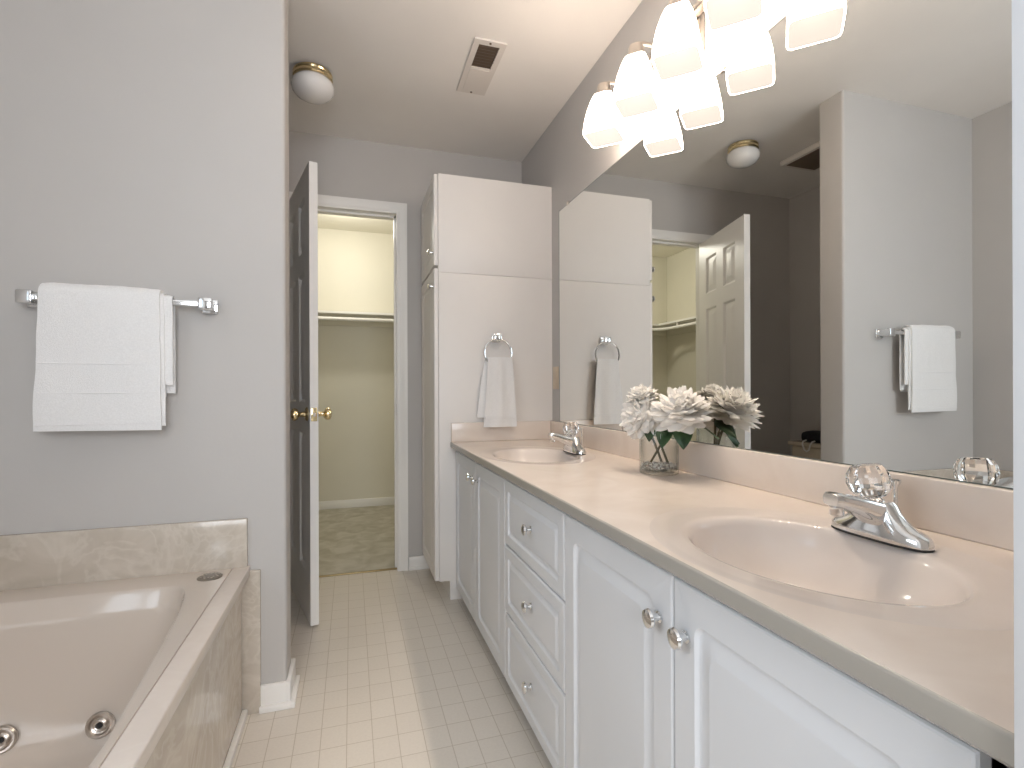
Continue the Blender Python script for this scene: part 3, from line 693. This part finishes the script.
# ------------------------------------------------------------------ vase and peonies
random.seed(11)
VX, VY, VR = .898, 1.362, .058
vs_ = thing('glass_vase', 'clear glass cylinder vase holding the white peonies', 'vase', (VX, VY, CZ))
bm = NB(); lathe(bm, [(VR - .004, 0), (VR - .001, .001), (VR, .004), (VR, .128), (VR - .001, .130), (VR - .003, .130), (VR - .004, .128), (VR - .004, .012), (.02, .011), (.001, .011)], (VX, VY, CZ + .0003), (0, 0, 1), 48); obj('vase_body', bm, 'vaseglass', vs_)
bm = NB()
for i in range(230):
    r = math.sqrt(random.random()) * (VR - .0095); a = random.random() * 2 * PI; z = CZ + .0145 + random.random() * .017; s = .0035 + random.random() * .0022
    mt = Matrix.Translation((VX + r * math.cos(a), VY + r * math.sin(a), z)) @ Matrix.Rotation(random.random() * 6, 4, 'Z') @ Matrix.Diagonal((s * 1.25, s, s * .75, 1))
    bmesh.ops.create_icosphere(bm, subdivisions=1, radius=1.0, matrix=mt)
tag(obj('gravel', bm, 'pebble'), 'pale pebbles covering the bottom of the glass vase', 'gravel', kind='stuff')
def petal(bm, base, d, side, length, width, cup, curl, seed):
    d = Vector(d).normalized(); side = (Vector(side) - d * Vector(side).dot(d)).normalized(); nrm = side.cross(d)
    rows = []; nu, nv = 6, 6
    for i in range(nv + 1):
        t = i / nv; w = width * (math.sin(PI * (.10 + .62 * t))**.8) * .5; row = []
        for j in range(nu + 1):
            u = -1 + 2 * j / nu
            off = -cup * (t - t * t) * 1.6 - cup * .5 * (1 - u * u) * .6 + curl * t * t
            ln = length * t * (1 - .34 * u * u * t) + .006 * t * noise.noise(Vector((u * 3, seed, 2.2)))
            ru = .004 * t * noise.noise(Vector((u * 3.1, t * 2, seed)))
            row.append(bm.verts.new(Vector(base) + d * ln + side * (u * w) + nrm * (off + ru)))
        rows.append(row)
    for a, b in zip(rows, rows[1:]):
        for j in range(nu): bm.faces.new((a[j], a[j + 1], b[j + 1], b[j]))
def bloom_mesh(c, axis, R, flat, seed, inner=1.0, n_out=13):
    random.seed(seed); u, v, d = frame(axis); c = Vector(c); bm = NB()
    bmesh.ops.create_icosphere(bm, subdivisions=3, radius=R * .52, matrix=Matrix.Translation(c + d * R * .08))
    layers = [(1.95, n_out, .92, .66, .14), (1.65, n_out, 1.0, .66, .14), (1.4, 14, 1.0, .60, .16), (1.15, 14, 1.0, .56, .18), (.92, 13, .98, .50, .20), (.68, 12, .96, .46, .22), (.45, 10, .94, .40, .24), (.2, 7, .92, .36, .26)]
    for th, n, ln, wd, cup in layers:
        for k in range(n):
            a = 2*PI*(k + random.uniform(-.25, .25)) / n + th * 2; t = th + random.uniform(-.12, .12)
            dr = d * math.cos(t) * flat + (u * math.cos(a) + v * math.sin(a)) * math.sin(t)
            sd = -u * math.sin(a) + v * math.cos(a)
            petal(bm, c - d * R * .25 + dr * R * .12, dr, sd, R * ln * random.uniform(.9, 1.1), R * wd * random.uniform(.85, 1.15) * inner, R * cup, R * random.uniform(-.12, .10), random.random() * 50)
    return bm
def leaf_mesh(bm, base, d, side, L, W, droop):
    d = Vector(d).normalized(); side = (Vector(side) - d * Vector(side).dot(d)).normalized(); nrm = side.cross(d)
    rows = []
    for i in range(11):
        t = i / 10; w = W * .5 * max(.02, (math.sin(PI * t**.72))**.85)
        p = Vector(base) + d * (L * t) + Vector((0, 0, -droop * t * t))
        rows.append([bm.verts.new(p + side * (w * s) + nrm * (.12 * W * abs(s))) for s in (-1, -.5, 0, .5, 1)])
    for a, b in zip(rows, rows[1:]):
        for j in range(4): bm.faces.new((a[j], a[j + 1], b[j + 1], b[j]))
def flower(label, c, axis, R, flat, seed, foot, neck, leaves, inner=1.0, n_out=13):
    t = thing('peony', label, 'flower', (foot[0], foot[1], foot[2]), group=None)
    st = NB(); pts = [Vector(foot), Vector(neck), Vector(neck) * .45 + Vector(c) * .55 + Vector((0, 0, -.006)), Vector(c)]
    fine = []
    for i in range(13):
        s = i / 12; b0 = (1 - s)**3; b1 = 3 * s * (1 - s)**2; b2 = 3 * s * s * (1 - s); b3 = s**3
        fine.append(pts[0] * b0 + pts[1] * b1 + pts[2] * b2 + pts[3] * b3)
    tube(st, fine, .0038, 8); obj('stem', st, 'bark', t)
    obj('bloom', bloom_mesh(c, axis, R, flat, seed, inner, n_out), 'petal', t, angle=80)
    for (b, d, s, L, W, dr) in leaves:
        lb = NB(); leaf_mesh(lb, b, d, s, L, W, dr); obj('leaf', lb, 'leaf', t, angle=80)
    return t
ZG = CZ + .026
flower('white peony with broad rounded petals, topmost at the left of the vase', (.868, 1.408, 1.010), (-.3, .15, 1), .050, .9, 3, (.920, 1.345, ZG), (.885, 1.375, .93),
       [((.885, 1.385, .925), (-.5, .2, .1), (.3, 1, .1), .06, .035, .02)], 1.4, 9)
flower('white peony drooping over the left side of the vase rim', (.852, 1.398, .950), (-.75, -.15, .30), .066, .95, 5, (.915, 1.370, ZG), (.868, 1.365, .92),
       [((.872, 1.37, .925), (-.30, -.4, -.5), (.8, -.6, 0), .05, .034, .01)], 1.0)
flower('large full white peony leaning right of the vase towards the mirror', (.910, 1.270, .977), (-.20, -.25, 1), .079, .95, 8, (.880, 1.385, ZG), (.908, 1.335, .90),
       [((.925, 1.283, .950), (-.12, -.22, -.5), (.9, -.35, 0), .085, .062, .01), ((.898, 1.325, .935), (-.30, -.25, -.5), (.8, -.6, .2), .075, .05, .01), ((.960, 1.29, .945), (.12, -1, -.25), (.9, .1, -.5), .11, .035, .02)], .95)

# ------------------------------------------------------------------ toilet in the recess, seen in the mirror
to = thing('toilet', 'biscuit toilet behind the alcove wall, seen only in the mirror', 'toilet', (-.85, 2.58, 0))
bm = NB(); box(bm, XL + .014, -.90, 2.36, 2.81, .34, .648, bev=.02, seg=4); obj('tank', bm, 'china', to)
bm = NB(); box(bm, XL + .012, -.885, 2.345, 2.825, .648, .674, bev=.008, seg=3); obj('tank_lid', bm, 'china', to)
def egg(cx, cy, a, b, z, n=32): return [(cx + a * math.cos(2*PI*i/n), cy + b * math.sin(2*PI*i/n) * (1 - .12 * math.cos(2*PI*i/n)), z) for i in range(n)]
bm = NB(); loft(bm, [egg(-.72, 2.585, .20, .105, 0), egg(-.72, 2.585, .19, .10, .06), egg(-.71, 2.585, .17, .09, .16), egg(-.69, 2.585, .20, .13, .28), egg(-.67, 2.585, .235, .175, .375), egg(-.67, 2.585, .235, .178, .395), egg(-.67, 2.585, .19, .13, .395), egg(-.67, 2.585, .15, .10, .28), egg(-.67, 2.585, .05, .04, .22)]); obj('bowl', bm, 'china', to)
bm = NB(); loft(bm, [egg(-.67, 2.585, .23, .172, .397), egg(-.67, 2.585, .235, .178, .405), egg(-.67, 2.585, .232, .175, .428), egg(-.67, 2.585, .20, .15, .436)]); obj('seat_lid', bm, 'china', to)
bm = NB(); box(bm, -.900, -.890, 2.40, 2.42, .585, .600, bev=.002); box(bm, -.890, -.882, 2.40, 2.47, .588, .598, bev=.002); obj('flush_lever', bm, 'chrome', to)
bg = thing('toiletry_bag', 'black pouch with a white strap loop on the toilet tank', 'bag', (-.96, 2.66, .674))
bm = NB(); L = []
for k in range(9):
    s = k / 8; y = 2.745 - .20 * s; hgt = .035 + .045 * math.sin(PI * min(1, .25 + .75 * s)) ; w = .045 + .015 * math.sin(PI * s)
    L.append([(-.97 + w * math.copysign(abs(math.cos(a))**.6, math.cos(a)), y, .6745 + hgt * .5 + hgt * .5 * math.copysign(abs(math.sin(a))**.6, math.sin(a))) for a in [2*PI*i/20 for i in range(20)]])
loft(bm, L); obj('pouch', bm, 'blackfabric', bg)
bm = NB(); tube(bm, [(-.925, 2.70, .690), (-.893, 2.70, .683), (-.879, 2.695, .665), (-.878, 2.678, .628), (-.878, 2.660, .618), (-.878, 2.642, .630), (-.879, 2.632, .665), (-.893, 2.63, .683), (-.925, 2.63, .690)], .005, 8); obj('strap', bm, 'white', bg)
